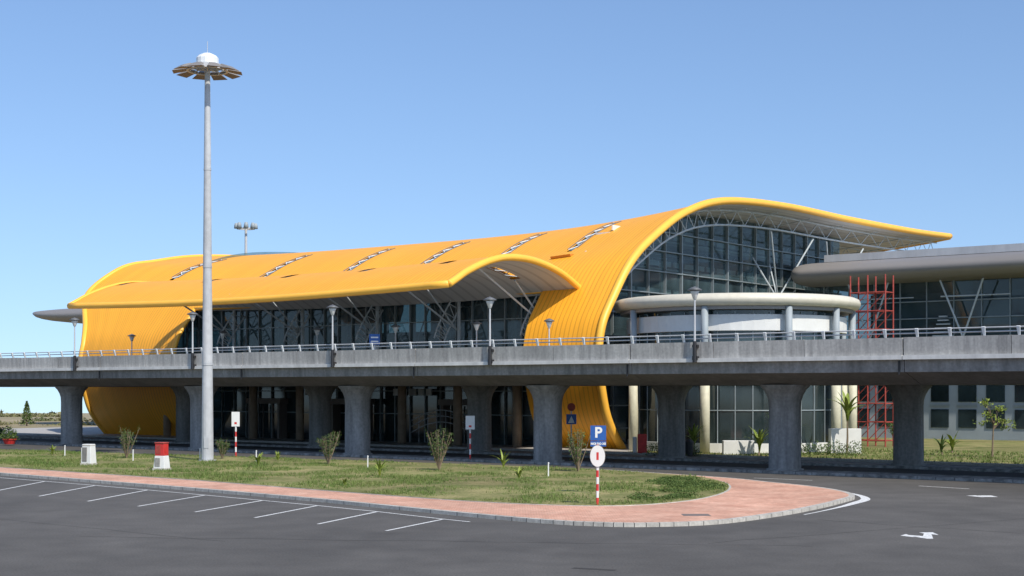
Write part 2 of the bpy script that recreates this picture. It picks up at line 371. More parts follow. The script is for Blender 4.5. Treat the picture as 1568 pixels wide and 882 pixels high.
# ------------------------------------------------------------------ terminal
te=empty('airport_terminal')
L0=70.0
prof0=[(0.4,0),(-1.2,1.7),(-2.2,3.6),(-2.95,7.0),(-2.56,9.5),(-1.2,11.6),(1.57,14.8),(4.96,17.1),(10.1,19.6),(16.7,21.2),(27.9,21.9),(42.3,22.0),(59.4,22.3),(70.3,22.7)]
PR=[(p.x,p.y) for p in cr([Vector((a,b,0)) for a,b in prof0],8)]
def nrm(i):
    a=PR[max(0,i-1)];b=PR[min(len(PR)-1,i+1)]; t=Vector((b[0]-a[0],b[1]-a[1])).normalized(); return Vector((-t.y,t.x))
def zoff(u,z,v=30):
    q=2*min(max(u,0),L0)/L0-1
    e=0 if q<0 else -1.0
    return (e+(-1.65-e)*(1-abs(q)**3))*sm(13,18,z)+1.0*sm(48,70,u)*math.exp(-((v-6.5)/4)**2)*sm(12,15,z)
def ustretch(u,z):
    uL=64+6.5*sm(9,17,z)
    return u if u<=55 else 55+(u-55)*(uL-55)/15
def RP(u,i,off=0):
    v,z=PR[i]; n=nrm(i); zz=z+zoff(u,z,v); return W(ustretch(u,z),v+n.x*off,zz+n.y*off)
UC=[8.25,16.25,25.25,34.75,46.25,59.25]
cols=[k*.5 for k in range(int(L0*2)+1)]
arc=[0]
for i in range(1,len(PR)): arc.append(arc[-1]+math.hypot(PR[i][0]-PR[i-1][0],PR[i][1]-PR[i-1][1]))
LEG=49.5
def faceok(u,i):
    v=(PR[i][0]+PR[i+1][0])/2;z=(PR[i][1]+PR[i+1][1])/2
    if z<12.6 and 6.9<u<LEG-.1: return False
    if any(abs(u-c)<.4 for c in UC) and 5.2<v<12.6 : return False
    return True
for nm,off,mm in(('vault_roof',0,m_roof),('vault_soffit',-.38,m_soffit)):
    g=M(); g.uv=[]
    for i in range(len(PR)):
        for u in cols: g.v.append(tuple(RP(u,i,off))); g.uv.append((u,arc[i]))
    nc=len(cols)
    g.f=[(i*nc+j,i*nc+j+1,(i+1)*nc+j+1,(i+1)*nc+j) for i in range(len(PR)-1) for j in range(nc-1) if faceok(cols[j]+.25,i)]
    g.obj(nm,mm,te,smooth=True,recalc=False)
g=M()
for u in(0,L0): g.path([RP(u,i,-.12) for i in range(len(PR))],.33,10)
il=min(i for i in range(len(PR)) if PR[i][1]>12.6)
for u in(7.0,LEG): g.path([RP(u,i,-.19) for i in range(il+1)],.2,8)
g.path([RP(u,len(PR)-1,-.19) for u in cols[::4]],.34,8)
g.path([RP(u,il,-.19) for u in [7+k*(LEG-7)/20 for k in range(21)]],.2,6)
g.obj('vault_edge_trim',m_rim,te,smooth=True)
gf_,gg,gz=M(),M(),M()
ids=[i for i in range(len(PR)) if 5.0<PR[i][0]<13.0]
for c in UC:
    for s in(-.47,.47): gf_.path([RP(c+s,i,.03) for i in ids],.05,5)
    for k in range(len(ids)-1):
        i,j=ids[k],ids[k+1]
        gg.add([RP(c-.45,i,-.12),RP(c+.45,i,-.12),RP(c+.45,j,-.12),RP(c-.45,j,-.12)],[(0,1,2,3)])
        s=1 if k%2 else -1
        gz.tube(RP(c-.42*s,i,-.02),RP(c+.42*s,j,-.02),.06,n=5)
gf_.obj('skylight_frames',m_brown,te); gg.obj('skylight_glass',mat('skylight_glass',(.30,.40,.45),.15,var=.2),te,recalc=False); gz.obj('skylight_bars',m_steel,te)
g=M()
ih=min(i for i in range(len(PR)) if PR[i][0]>3.4)
for c in UC:
    p=[RP(c-1.2,ih,.02),RP(c+.8,ih,.02),RP(c+.8,ih+1,.02),RP(c-1.2,ih+1,.02)];q=[RP(c-1.2,ih,.25),RP(c+.8,ih,.25),RP(c+.8,ih+1,.06),RP(c-1.2,ih+1,.06)]
    g.add(p+q,[(0,3,2,1),(4,5,6,7),(0,1,5,4),(1,2,6,5),(2,3,7,6),(3,0,4,7)])
g.obj('roof_vents',mat('vent_orange',(.5,.2,.03),.6),te)
# canopy
cp0=[(-16.2,12.25),(-15.4,12.65),(-14,13.35),(-11.6,14.2),(-9.15,14.65),(-5.9,14.6),(-2.5,13.9),(.35,12.7)]
CP=[(p.x,p.y) for p in cr([Vector((a,b,0)) for a,b in cp0],5)]
def cn(i):
    a=CP[max(0,i-1)];b=CP[min(len(CP)-1,i+1)]; t=Vector((b[0]-a[0],b[1]-a[1])).normalized(); return Vector((-t.y,t.x))
CU0,CU1=3.7,47.4
def CPt(u,i,off=0):
    n=cn(i); zz=-.35*math.sin(math.pi*(u-CU0)/(CU1-CU0)); return W(u,CP[i][0]+n.x*off,CP[i][1]+n.y*off+zz)
ccols=[CU0+k*(CU1-CU0)/90 for k in range(91)]
def cok(u,i):
    v=(CP[i][0]+CP[i+1][0])/2
    return not(any(abs(u-c)<.5 for c in UC) and (-5.8<v<-2.4 or (-11.5<v<-8.2)))
for nm,off,mm in(('canopy_roof',0,m_roof),('canopy_soffit',-.3,m_soffit)):
    g=M();g.uv=[]
    for i in range(len(CP)):
        for u in ccols: g.v.append(tuple(CPt(u,i,off)));g.uv.append((u,CP[i][0]))
    nc=len(ccols)
    g.f=[(i*nc+j,i*nc+j+1,(i+1)*nc+j+1,(i+1)*nc+j) for i in range(len(CP)-1) for j in range(nc-1) if cok((ccols[j]+ccols[j+1])/2,i)]
    g.obj(nm,mm,te,smooth=True,recalc=False)
g=M()
for u in(CU0,CU1): g.path([CPt(u,i,-.14) for i in range(len(CP))],.27,8)
g.path([CPt(u,0,-.14) for u in ccols[::3]],.27,8)
g.obj('canopy_edge_trim',m_rim,te,smooth=True)
g=M();gcf=M()
for c in UC[:5]:
    for lo,hi in((-12.0,-7.8),(-6.0,-2.2)):
        idc=[i for i in range(len(CP)) if lo<CP[i][0]<hi]
        for s in(-.5,.5): gcf.path([CPt(c+s,i,-.12) for i in idc],.07,5)
        for k in range(len(idc)-1):
            s=1 if k%2 else -1; g.tube(CPt(c-.5*s,idc[k],-.15),CPt(c+.5*s,idc[k+1],-.15),.04,n=5)
gcf.obj('canopy_skylight_frames',m_brown,te)
for k in range(5):
    u=7.4+k*9.4
    b=W(u,.6,9.8)
    g.tube(W(u,.9,6.5),W(u,.9,12.4),.16,n=8)
    for vv,zz in((-3.6,13.3),(-8.5,14.1)): g.tube(b,W(u,vv,zz),.08,n=6)
for k in range(10):
    u=5.5+k*4.4
    g.tube(W(u,-12.6,12.9),W(u-.7,-12.0,13.6),.04,n=5); g.tube(W(u,-12.6,12.9),W(u+.7,-12.0,13.6),.04,n=5); g.tube(W(u,-12.6,12.9),W(u,-15.2,12.4),.04,n=5)
g.obj('canopy_struts',m_steel2,te)

# roof trusses
g=M()
for u in(1.6,8,17,26,35,44,53,62):
    ii=[i for i in range(len(PR)) if PR[i][1]>9 ]
    up=[RP(u,i,-.6) for i in ii]; lo=[RP(u,i,-1.9) for i in ii]
    g.path(up[::2]+[up[-1]],.07,5); g.path(lo[::2]+[lo[-1]],.085,5)
    for k in range(0,len(ii)-2,2): g.tube(lo[k],up[k+1],.04,n=4); g.tube(up[k+1],lo[k+2],.04,n=4)
ii=[i for i in range(len(PR)) if 3<PR[i][0]<69][::4]
for i in ii: g.path([RP(.6+q*(L0-1.6)/24,i,-.62) for q in range(25)],.06,4)
for v0 in(33,45):
    b=W(3.2,v0,13.5); g.tube(W(3.2,v0,0),b,.24,n=10)
    for dv,uu in((-4.5,1.6),(4.5,1.6),(-2.5,6),(2.5,6)): g.tube(b,W(uu,v0+dv,19.6),.08,n=6)
g.obj('roof_trusses',m_steel2,te)

# gable walls
pin=[]
for i in range(len(PR)):
    if PR[i][0]>52: break
    n=nrm(i); pin.append((PR[i][0]-n.x*.5,PR[i][1]-n.y*.5+zoff(5,PR[i][1])))
def ztop(v):
    b=0
    for (a,z),(c,y) in zip(pin[:-1],pin[1:]):
        if min(a,c)<=v<=max(a,c): b=max(b,z+(y-z)*((v-a)/(c-a) if c!=a else 0))
    return b
def vfront(z):
    for (a,z0),(c,z1) in zip(pin[:-1],pin[1:]):
        if z0<=z<=z1: return a+(c-a)*(z-z0)/max(1e-6,z1-z0)
    return None
for ug,nm in((5.0,'gable_glazing'),(60,'far_gable_glazing')):
    g=M(); pl=[(pin[0][0],0.05)]+[p for p in pin if p[1]>.1]+[(pin[-1][0],0.05)]
    g.add([W(ug,v,z) for v,z in pl],[tuple(range(len(pl)))]); g.obj(nm,m_glassg,te,recalc=False)
g=M()
for k in range(0,19):
    v=.8+k*2.8
    if v>51: break
    r=.04 if k%3 else .09
    g.box((4.75,v-r,0),(5.08,v+r,ztop(v)-.05),W)
for k,z in enumerate([1.5,3.4,5.2,9.2,11.2,13.1,15,16.8,18.5]):
    vf=vfront(z)
    if vf is None: continue
    g.box((4.7,vf+.4,z-.045),(5.1,51,z+.045),W)
g.obj('gable_mullions',m_mull,te)
g=M()
for z,a,b in((17.9,8,44),(15.4,4,46),(12.9,2,46)):
    g.box((6.2,a,z),(7.6,b,z+.14),W)
    for k in range(int((b-a)/2.0)): g.box((6.0,a+k*2+.2,z+.3),(6.1,a+k*2+1.7,z+.75),W)
g.obj('gallery_walkways',m_white,te)
# front glazing
g=M(); g.add([W(6.9,1.4,6.6),W(63,1.4,6.6),W(63,1.4,14.3),W(6.9,1.4,14.3)],[(0,1,2,3)]); g.obj('front_glazing',m_glass,te,recalc=False)
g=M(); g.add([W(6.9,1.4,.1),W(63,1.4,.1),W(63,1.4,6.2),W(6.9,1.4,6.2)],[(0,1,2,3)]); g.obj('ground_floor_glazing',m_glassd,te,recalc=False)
g=M()
u=6.9
while u<63: g.box((u-.04,1.2,.1),(u+.04,1.45,14.3),W); u+=1.75
for z in(2.6,4.6,8.7,10.6,12.5): g.box((6.9,1.22,z-.04),(63,1.43,z+.04),W)
g.obj('front_mullions',m_mull,te)
g=M()
u=8
while u<60:
    g.tube(W(u,2.3,7.2),W(u+2.6,2.3,12.6),.07,n=5); g.tube(W(u+5.2,2.3,7.2),W(u+2.6,2.3,12.6),.07,n=5); u+=5.2
g.path([W(7+k*2,2.3,12.3+.5*math.sin(k*.9)) for k in range(27)],.07,5)
g.obj('facade_bracing',m_steel,te)
# interior
g=M(); g.box((5.4,1.6,6.25),(62,50,6.9),W); g.box((5.4,30,11.0),(62,50,11.3),W); g.obj('floor_slabs',m_floor,te)
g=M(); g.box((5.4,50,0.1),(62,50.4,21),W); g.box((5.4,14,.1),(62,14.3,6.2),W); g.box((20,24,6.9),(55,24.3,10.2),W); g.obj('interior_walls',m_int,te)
g=M()
for u in(12,21,30,39,48,57):
    for v in(10,26): g.tube(W(u,v,6.9),W(u,v,17),.3,n=10)
g.obj('interior_columns',m_steel,te)
g=M()
for k in range(8): g.tube(W(9+k*6.2,-1.2,.1),W(9+k*6.2,-1.2,6.2),.38,n=14)
g.obj('entrance_columns',m_tan,te,smooth=True)
g=M()
for u0 in(14,27,38):
    g.box((u0,.2,.12),(u0+.25,1.2,3.4),W); g.box((u0+4,.2,.12),(u0+4.25,1.2,3.4),W); g.box((u0-.2,.1,3.4),(u0+4.45,1.2,3.9),W)
    for k in range(3): g.box((u0+.3+k*1.3,.9,.12),(u0+.4+k*1.3,1.0,3.3),W)
g.obj('door_portals',m_brown,te)
g=M()
for u0 in(20,22,33):
    for k in range(3): g.box((u0+k*.9,1.0,4.2),(u0+k*.9+.6,1.15,4.8),W)
g.obj('ac_louvres',m_white,te)
g=M()
for h in(0,.5,1.0): g.path([W(14+k*.5,-.6,1.0+h+1.0*math.sin(math.pi*k/14)) for k in range(15)],.04,5)
for k in range(0,15,2): g.tube(W(14+k*.5,-.6,.12),W(14+k*.5,-.6,2.0+1.0*math.sin(math.pi*k/14)),.03,n=5)
g.obj('ramp_railing',m_galv,te)

# ------------------------------------------------------------------ drum
dr=empty('glazed_rotunda'); DC=Vector((17.5,112.5,0))
def ring(ro,ri,z0,z1,bev=.0,n=64):
    g=M(); pr=[(ri,z0),(ro-bev,z0),(ro-bev*.3,z0+bev*.3),(ro,z0+bev),(ro,z1-bev),(ro-bev*.3,z1-bev*.3),(ro-bev,z1),(ri,z1),(ri,z0)] ; g.lathe(pr,DC,n); return g
ring(9.55,7.5,10.8,11.7,.40).obj('rim_canopy',mat('cream_rim',(.62,.58,.47),.5,var=.08),dr,smooth=True)
ring(9.0,7.5,10.55,10.79).obj('rim_soffit',m_greyroof,dr)
ring(8.1,7.9,10.2,10.56).obj('clerestory',m_glass,dr)
ring(8.5,7.8,9.0,10.2,.03).obj('white_band',m_white,dr,smooth=False)
ring(8.1,7.9,6.7,9.0).obj('upper_glazing',m_glass,dr)
ring(8.7,7.5,6.1,6.7).obj('floor_edge',m_white,dr)
ring(8.1,7.9,.7,6.1).obj('lower_glazing',m_glassd,dr)
ring(8.4,7.8,0.1,.8).obj('base_wall',m_white,dr)
g=M(); g.lathe([(0,11.65),(7.6,11.65)],DC,40); g.obj('drum_roof',m_greyroof,dr)
g=M()
for k in range(40):
    a=2*math.pi*k/40; p=DC+Vector((8.13*math.cos(a),8.13*math.sin(a),0))
    g.tube(p+Vector((0,0,.8)),p+Vector((0,0,10.4)),.05,n=4)
for z in(3.2,7.9): g.path([DC+Vector((8.15*math.cos(2*math.pi*k/48),8.15*math.sin(2*math.pi*k/48),z)) for k in range(49)],.05,4)
g.obj('mullions',m_mull,dr)
g=M();g3=M()
for c,s in((-.92,-.39),(-.39,-.92),(.28,-.96),(.72,-.69),(.97,-.2),(.98,.2)):
    p=DC+Vector((9.0*c,9.0*s,0)); g.tube(p+Vector((0,0,6.2)),p+Vector((0,0,10.75)),.26,n=16); g3.tube(p+Vector((0,0,.1)),p+Vector((0,0,6.2)),.36,n=16)
g.obj('upper_columns',m_panel,dr,smooth=True); g3.obj('lower_columns',m_cream,dr,smooth=True)
g=M(); g.box((15,101.9,.1),(17.2,102.6,1.1)); g.box((23.0,103.6,.1),(25.2,104.4,1.9)); g.obj('planter_walls',m_white,dr,bevel=.03)

# ------------------------------------------------------------------ side wings
def wing(name,ua,ub,v0,zb,gl0,gl1,tip=.9,tl=1.5,cxo=12):
    e=empty(name); sgn=1 if ua>ub else -1
    pf=[(v0+5,zb-.1),(v0+1.5,zb+.05),(v0+.4,zb+.4),(v0,zb+.9),(v0+.25,zb+1.4),(v0+1.6,zb+1.95),(v0+5,zb+2.4),(v0+14,zb+3.0),(v0+24,zb+3.0),(v0+24,zb)]
    ps=cr([Vector((a,b,0)) for a,b in pf],4)
    n=len(ps); g=M(); cx,cz=v0+cxo,zb+1.9
    st=[(ua-sgn*tl*(1-math.cos(math.pi/2*k/8)),tip+(1-tip)*math.sin(math.pi/2*k/8)) for k in range(9)]+[(ub,1)]
    for u,s in st:
        for p in ps: g.v.append(tuple(W(u,cx+(p.x-cx)*s,cz+(p.y-cz)*s)))
    g.f=[(k*n+i,k*n+(i+1)%n,(k+1)*n+(i+1)%n,(k+1)*n+i) for k in range(len(st)-1) for i in range(n)]+[tuple(range(n))]
    g.obj('curved_roof',m_greyroof,e,smooth=True)
    if tip>.8:
        g=M(); g.box((min(ua-sgn*1.5,ub),v0+5.2,zb+2.46),(max(ua-sgn*1.5,ub),v0+22,zb+3.16),W)
        g.obj('upstand_trim',m_galv,e)
    g=M(); g.add([W(gl0,v0+4,7.2),W(gl1,v0+4,7.2),W(gl1,v0+4,zb),W(gl0,v0+4,zb)],[(0,1,2,3)]); g.obj('upper_glazing',m_glass,e,recalc=False)
    g=M(); lo,hi=min(gl0,gl1),max(gl0,gl1)
    g.box((lo,v0+3.6,6.2),(hi,v0+24,7.2),W); g.obj('floor_band',m_white,e)
    g=M(); g.box((lo,v0+4,0.1),(hi,v0+4.3,6.2),W); g.box((lo,v0+20,0),(hi,v0+20.3,zb),W); g.obj('lower_wall',m_panel,e)
    gm,gw,gt=M(),M(),M(); u=lo
    while u<hi:
        gm.box((u-.05,v0+3.85,7.2),(u+.05,v0+4.05,zb),W)
        gw.box((u+.5,v0+3.92,1.2),(u+2.2,v0+3.97,2.9),W); gw.box((u+.5,v0+3.92,3.6),(u+2.2,v0+3.97,5.3),W)
        gm.box((u+.42,v0+3.9,3.15),(u+2.28,v0+3.95,3.35),W)
        u+=2.6
    for z in(9.3,11.4,13): gm.box((lo,v0+3.8,z-.05),(hi,v0+4.08,z+.05),W)
    gm.obj('mullions',m_mull,e); gw.obj('windows',m_glassd,e)
    u=lo+3
    while u<hi-2:
        b=W(u,v0+2.4,9.5); gt.tube(W(u,v0+2.4,7.2),b,.11,n=6)
        gt.tube(b,W(u-2.0,v0+2,zb-.1),.09,n=6); gt.tube(b,W(u+2.0,v0+2,zb-.1),.09,n=6)
        gt.tube(W(u-2.0,v0+2.2,zb-1.6),W(u+2.0,v0+2.2,zb-1.6),.07,n=6); gt.tube(W(u-4.4,v0+2.2,zb-1.6),W(u-2,v0+2.2,zb-1.6),.05,n=6)
        u+=9
    k0=hi-12.5 if sgn>0 else lo+2
    k0=-13.5 if tip>.8 else k0
    for k in range(12): gt.box((k0+k*.12,v0+3.2,7.5+k*.36),(k0+3.4-k*.12,v0+3.5,7.62+k*.36),W)
    gt.obj('raking_struts',m_steel2,e)
    return e
wing('boarding_wing',2.5,-62,33.5,14.9,2.5,-62)
wing('boarding_wing',109,62,20,13.4,88,62,.12,16,2.5)

# red scaffold tower
sc=empty('scaffold_tower',(29.3,117,0)); g=M()
def sp_(a,b,z): return Vector((29.3+a*.795+b*.6065,117-a*.6065+b*.795,z))
for a in(-1.5,0,1.5):
    for b in(-.8,.8): g.tube(sp_(a,b,.1),sp_(a,b,14),.06,n=6)
z=.6
while z<14:
    for b in(-.8,.8):
        g.tube(sp_(-1.5,b,z),sp_(1.5,b,z),.045,n=5)
        for a in(-1.5,0):
            if z<12.6: g.tube(sp_(a,b,z),sp_(a+1.5,b,z+1.5),.035,n=5)
    for a in(-1.5,1.5): g.tube(sp_(a,-.8,z),sp_(a,.8,z),.045,n=5)
    z+=1.5
g.obj('frame',m_redr,sc)
g=M()
for z in(3.6,8.1,12.6):
    g.add([sp_(-1.5,-.75,z+.06),sp_(1.5,-.75,z+.06),sp_(1.5,.75,z+.06),sp_(-1.5,.75,z+.06)],[(0,1,2,3)])
g.obj('planks',m_bark,sc)

# ------------------------------------------------------------------ masts
m_mast=mat('mast_zinc',(.46,.47,.48),.55,0,.14,.6,stretch=(1,1,.3),fine=(3,.08))
def mast(x,y,zt,r0,r1,headr,name='high_mast_light'):
    e=empty(name,(x,y,0)); P=Vector((x,y,0))
    g=M(); secs=4
    for k in range(secs):
        a=.19+(zt-.19)*k/secs;b=.19+(zt-.19)*(k+1)/secs
        ra=r0+(r1-r0)*k/secs; rb=r0+(r1-r0)*(k+1)/secs
        g.tube(P+Vector((0,0,a)),P+Vector((0,0,b)),ra*1.03,rb,16)
        g.tube(P+Vector((0,0,b-.12)),P+Vector((0,0,b-.02)),rb*1.1,rb*1.1,16)
    g.tube(P+Vector((0,0,.15)),P+Vector((0,0,.25)),r0*1.5,r0*1.5,16)
    o=g.obj('shaft',m_mast,e)
    g=M(); g.box((-.14,-r0-.02,1.0),(.14,-r0*.7,1.7),lambda a,b,c:P+Vector((a,b,c))); g.obj('access_door',m_galv,e)
    g=M()
    g.lathe([(0,zt+1.15),(.25,zt+1.13),(headr*.26,zt+.98),(headr*.33,zt+.8),(headr*.33,zt+.45),(headr*.2,zt+.4)],P,16)
    g.obj('winch_cover',m_steel,e,smooth=False)
    g=M()
    g.lathe([(headr*.55,zt),(headr*.62,zt),(headr*.62,zt+.14),(headr*.55,zt+.14),(headr*.55,zt)],P,24)
    g.lathe([(headr*.30,zt+.2),(headr*.46,zt+.2),(headr*.46,zt+.38),(headr*.30,zt+.38),(headr*.30,zt+.2)],P,24)
    for k in range(8):
        a=2*math.pi*(k+.3)/8; d=Vector((math.cos(a),math.sin(a),0))
        g.tube(P+Vector((0,0,zt+.25)),P+d*headr*.6+Vector((0,0,zt+.07)),.05,n=5)
    g.tube(P+Vector((.0,0,zt+1.1)),P+Vector((0,0,zt+1.9)),.02,n=5); g.obj('luminaire_ring',m_galv,e)
    g=M();g2=M()
    for k in range(10):
        a=2*math.pi*(k+.2)/10; d=Vector((math.cos(a),math.sin(a),0)); t=Vector((-d.y,d.x,0))
        c=P+d*headr*.74+Vector((0,0,zt+.0)); ax=(d+Vector((0,0,-.18))).normalized(); up=ax.cross(t)*-1
        if up.z<0: up=-up
        hw=headr*.19; hl=headr*.27
        vs=[c-ax*hl-t*hw*.7,c-ax*hl+t*hw*.7,c+ax*hl+t*hw*1.2,c+ax*hl-t*hw*1.2]
        top=[c-ax*hl*.6-t*hw*.4+up*.26,c-ax*hl*.6+t*hw*.4+up*.26,c+ax*hl*.3+t*hw*.6+up*.18,c+ax*hl*.3-t*hw*.6+up*.18]
        g.add(vs+top,[(0,1,5,4),(1,2,6,5),(2,3,7,6),(3,0,4,7),(4,5,6,7)])
        g2.add([v-up*.01 for v in vs],[(0,1,2,3)])
    g.obj('floodlights',m_greyroof,e); g2.obj('floodlight_glass',m_brown,e)
mast(-19.4,91.5,25.0,.38,.17,2.15)
def mast2(x,y,zt):
    e=empty('high_mast_light',(x,y,0)); P=Vector((x,y,0))
    g=M(); g.tube(P+Vector((0,0,-1)),P+Vector((0,0,zt)),.4,.2,12); g.obj('shaft',m_mast,e)
    g=M(); g.lathe([(1.0,zt-.2),(1.25,zt-.2),(1.25,zt),(1.0,zt),(1.0,zt-.2)],P,20)
    for k in range(4):
        a=math.pi*k/2; g.tube(P+Vector((0,0,zt)),P+Vector((1.1*math.cos(a),1.1*math.sin(a),zt-.1)),.05,n=5)
    g.obj('ring',m_galv,e)
    g=M()
    for k in range(8):
        a=2*math.pi*k/8+.2; c=P+Vector((1.5*math.cos(a),1.5*math.sin(a),zt+.3)); g.lathe([(0,.5),(.24,.48),(.36,.1),(.38,-.4),(.0,-.42)],c,10)
    g.obj('lamps',m_panel,e,smooth=True)
mast2(-42.6,230,30.6)

# ------------------------------------------------------------------ signs
def pole_banded(e,x,y,z0,z1,r=.04,band=.3):
    gr,gw=M(),M(); z=z0;k=0
    while z<z1-1e-3:
        q=min(z+band,z1); (gr if k%2==0 else gw).tube((x,y,z),(x,y,q),r,n=10,cap=False); z=q;k+=1
    gr.obj('pole_red_bands',m_red,e); gw.obj('pole_white_bands',m_white,e)
def text(s,size,loc,m,parent,name='lettering'):
    c=bpy.data.curves.new(name,'FONT'); c.body=s; c.size=size; c.align_x='CENTER'; c.align_y='CENTER'; c.extrude=.003; c.offset=.008 if size<.3 else .02
    o=bpy.data.objects.new(name,c); scene.collection.objects.link(o); c.materials.append(m)
    o.parent=parent; o.matrix_parent_inverse=Matrix.Translation(-parent.location); o.location=loc; o.rotation_euler=(R(90),0,0)
x,y=3.36,56.5; e=empty('round_traffic_sign',(x,y,.14)); pole_banded(e,x,y,.19,2.55,.055,.27)
def disc(g,cx,cy,cz,rx,rz,y0,y1,n=28):
    vs=[(cx+rx*math.cos(2*math.pi*k/n),yy,cz+rz*math.sin(2*math.pi*k/n)) for yy in(y0,y1) for k in range(n)]
    g.add(vs,[(k,(k+1)%n,n+(k+1)%n,n+k) for k in range(n)]+[tuple(range(n))[::-1],tuple(range(n,2*n))])
g=M(); disc(g,x,y,2.1,.29,.42,y-.09,y-.07); g.obj('sign_face',m_white,e)
g=M(); disc(g,x,y,2.1,.305,.435,y-.07,y-.06); g.obj('sign_back',m_greyroof,e)
g=M(); g.box((x-.045,y-.096,1.95),(x+.045,y-.091,2.25)); g.obj('red_bar',m_red,e)
x,y=3.75,62.5; e=empty('parking_sign',(x,y,.14)); g=M(); g.tube((x,y,.19),(x,y,3.1),.045,n=10); g.obj('pole',m_galv,e)
g=M(); g.box((x-.34,y-.07,2.5),(x+.34,y-.05,3.15)); g.box((x-.34,y-.07,2.24),(x+.34,y-.05,2.47)); g.obj('panels',m_blue,e)
text('P',.62,(x,y-.075,2.83),m_white,e); text('NOI DO XE',.125,(x,y-.075,2.355),m_white,e,'caption')
def plate_sign(x,y,z0,zt,w_,h_,name='information_sign'):
    e=empty(name,(x,y,z0)); pole_banded(e,x,y,z0,zt-h_*.4,.06,.35)
    g=M(); g.box((x-w_/2,y-.08,zt-h_),(x+w_/2,y-.05,zt)); g.obj('plate',m_white,e)
    g=M(); g.box((x-w_*.15,y-.084,zt-h_*.85),(x+w_*.15,y-.081,zt-h_*.7)); g.obj('symbols',m_red,e)
plate_sign(-18.9,98.3,.1,3.2,.55,1.0)
plate_sign(-2.75,94.5,.1,3.0,.6,.9)
e=empty('pedestrian_sign',(4.15,100.5,0)); g=M(); g.tube((4.15,100.5,0),(4.15,100.5,3.6),.05,n=8); g.obj('pole',m_galv,e)
g=M(); g.box((3.8,100.42,2.3),(4.5,100.45,3.0)); g.obj('plate',m_blue,e)
g=M(); g.add([(3.92,100.415,2.38),(4.38,100.415,2.38),(4.15,100.415,2.88)],[(0,1,2)]); g.obj('triangle',m_white,e)
g=M(); disc(g,4.15,100.5,3.5,.28,.28,100.42,100.45); g.obj('disc',m_redr,e)
e=empty('direction_sign',W(13,VP+9,6.5)); p=W(13,VP+9,0)
g=M(); g.tube((p.x,p.y,6.5),(p.x,p.y,8.9),.05,n=8); g.obj('pole',m_galv,e); g=M(); g.box((p.x-.4,p.y-.08,8.1),(p.x+.4,p.y-.05,8.9)); g.obj('plate',m_blue,e)
g=M(); g.box((p.x-.28,p.y-.086,8.3),(p.x+.28,p.y-.081,8.4)); g.box((p.x-.28,p.y-.086,8.6),(p.x+.28,p.y-.081,8.7)); g.obj('symbols',m_white,e)

def ubox(x,y,w_,d_,h_,red,name='utility_box'):
    e=empty(name,(x,y,.19)); a=R(-20)
    def T(p,q,z): return Vector((x+p*math.cos(a)-q*math.sin(a),y+p*math.sin(a)+q*math.cos(a),z))
    hs=h_*.5 if red else h_
    g=M(); g.box((-w_/2-.04,-d_/2-.04,.15),(w_/2+.04,d_/2+.04,.3),T); g.obj('plinth',m_kerb,e,bevel=.02)
    g=M(); g.add([T(-w_/2,-d_/2,.3),T(w_/2,-d_/2,.3),T(w_/2,d_/2,.3),T(-w_/2,d_/2,.3),T(-w_*.42,-d_*.40,.2+hs),T(w_*.42,-d_*.40,.2+hs),T(w_*.42,d_*.40,.2+hs),T(-w_*.42,d_*.40,.2+hs)],[(0,3,2,1),(4,5,6,7),(0,1,5,4),(1,2,6,5),(2,3,7,6),(3,0,4,7)]); g.obj('body',m_white,e,bevel=.02)
    g=M(); g.box((-w_*.36,-d_/2-.012,.4),(w_*.1,-d_/2+.05,.2+hs*.85),T); g.obj('door',m_conc,e,bevel=.01)
    if red:
        g=M(); g.box((-w_*.40,-d_*.38,.2+hs+.003),(w_*.40,d_*.38,.2+h_-.12),T); g.obj('red_upper',m_red,e,bevel=.02)
        g=M(); g.box((-w_*.3,-d_*.38-.015,.2+hs+.1),(w_*.1,-d_*.38+.02,.2+h_-.2),T); g.obj('label',m_redr,e)
    g=M(); g.box((-w_*.44,-d_*.44,.2+h_-.117),(w_*.44,d_*.44,.2+h_-.04),T); g.obj('cap',m_kerb if not red else m_redr,e,bevel=.03)
ubox(-25.4,86.2,.7,.6,1.25,False)
ubox(-19.7,80.8,.72,.62,1.6,True)
e=empty('barrier_post',(9.35,104,0)); g=M(); g.box((9.1,103.8,.12),(9.75,104.2,1.5)); g.obj('body',m_red,e,bevel=.04); g=M(); g.box((8.75,103.9,.12),(9.04,104.2,1.3)); g.obj('white_post',m_white,e,bevel=.04)
for x,y in((-8.3,82.7),(1.9,74.9),(-30.5,98),(-24,91),(-20.2,93),(-16.0,89.9),(-28,93.5)):
    e=empty('marker_stake',(x,y,.19)); g=M(); g.box((x-.03,y-.03,.19),(x+.03,y+.03,.85)); g.lathe([(.045,.85),(.045,.9),(0,.93)],(x,y,0),6); g.obj('stake',m_white,e)
e=empty('litter_bin',(12.3,100,0)); g=M(); g.lathe([(.0,.1),(.3,.1),(.36,1.0),(.38,1.0),(.38,1.08),(.2,1.25),(0,1.28)],(12.3,100,0),14); g.obj('body',m_black,e,smooth=False)

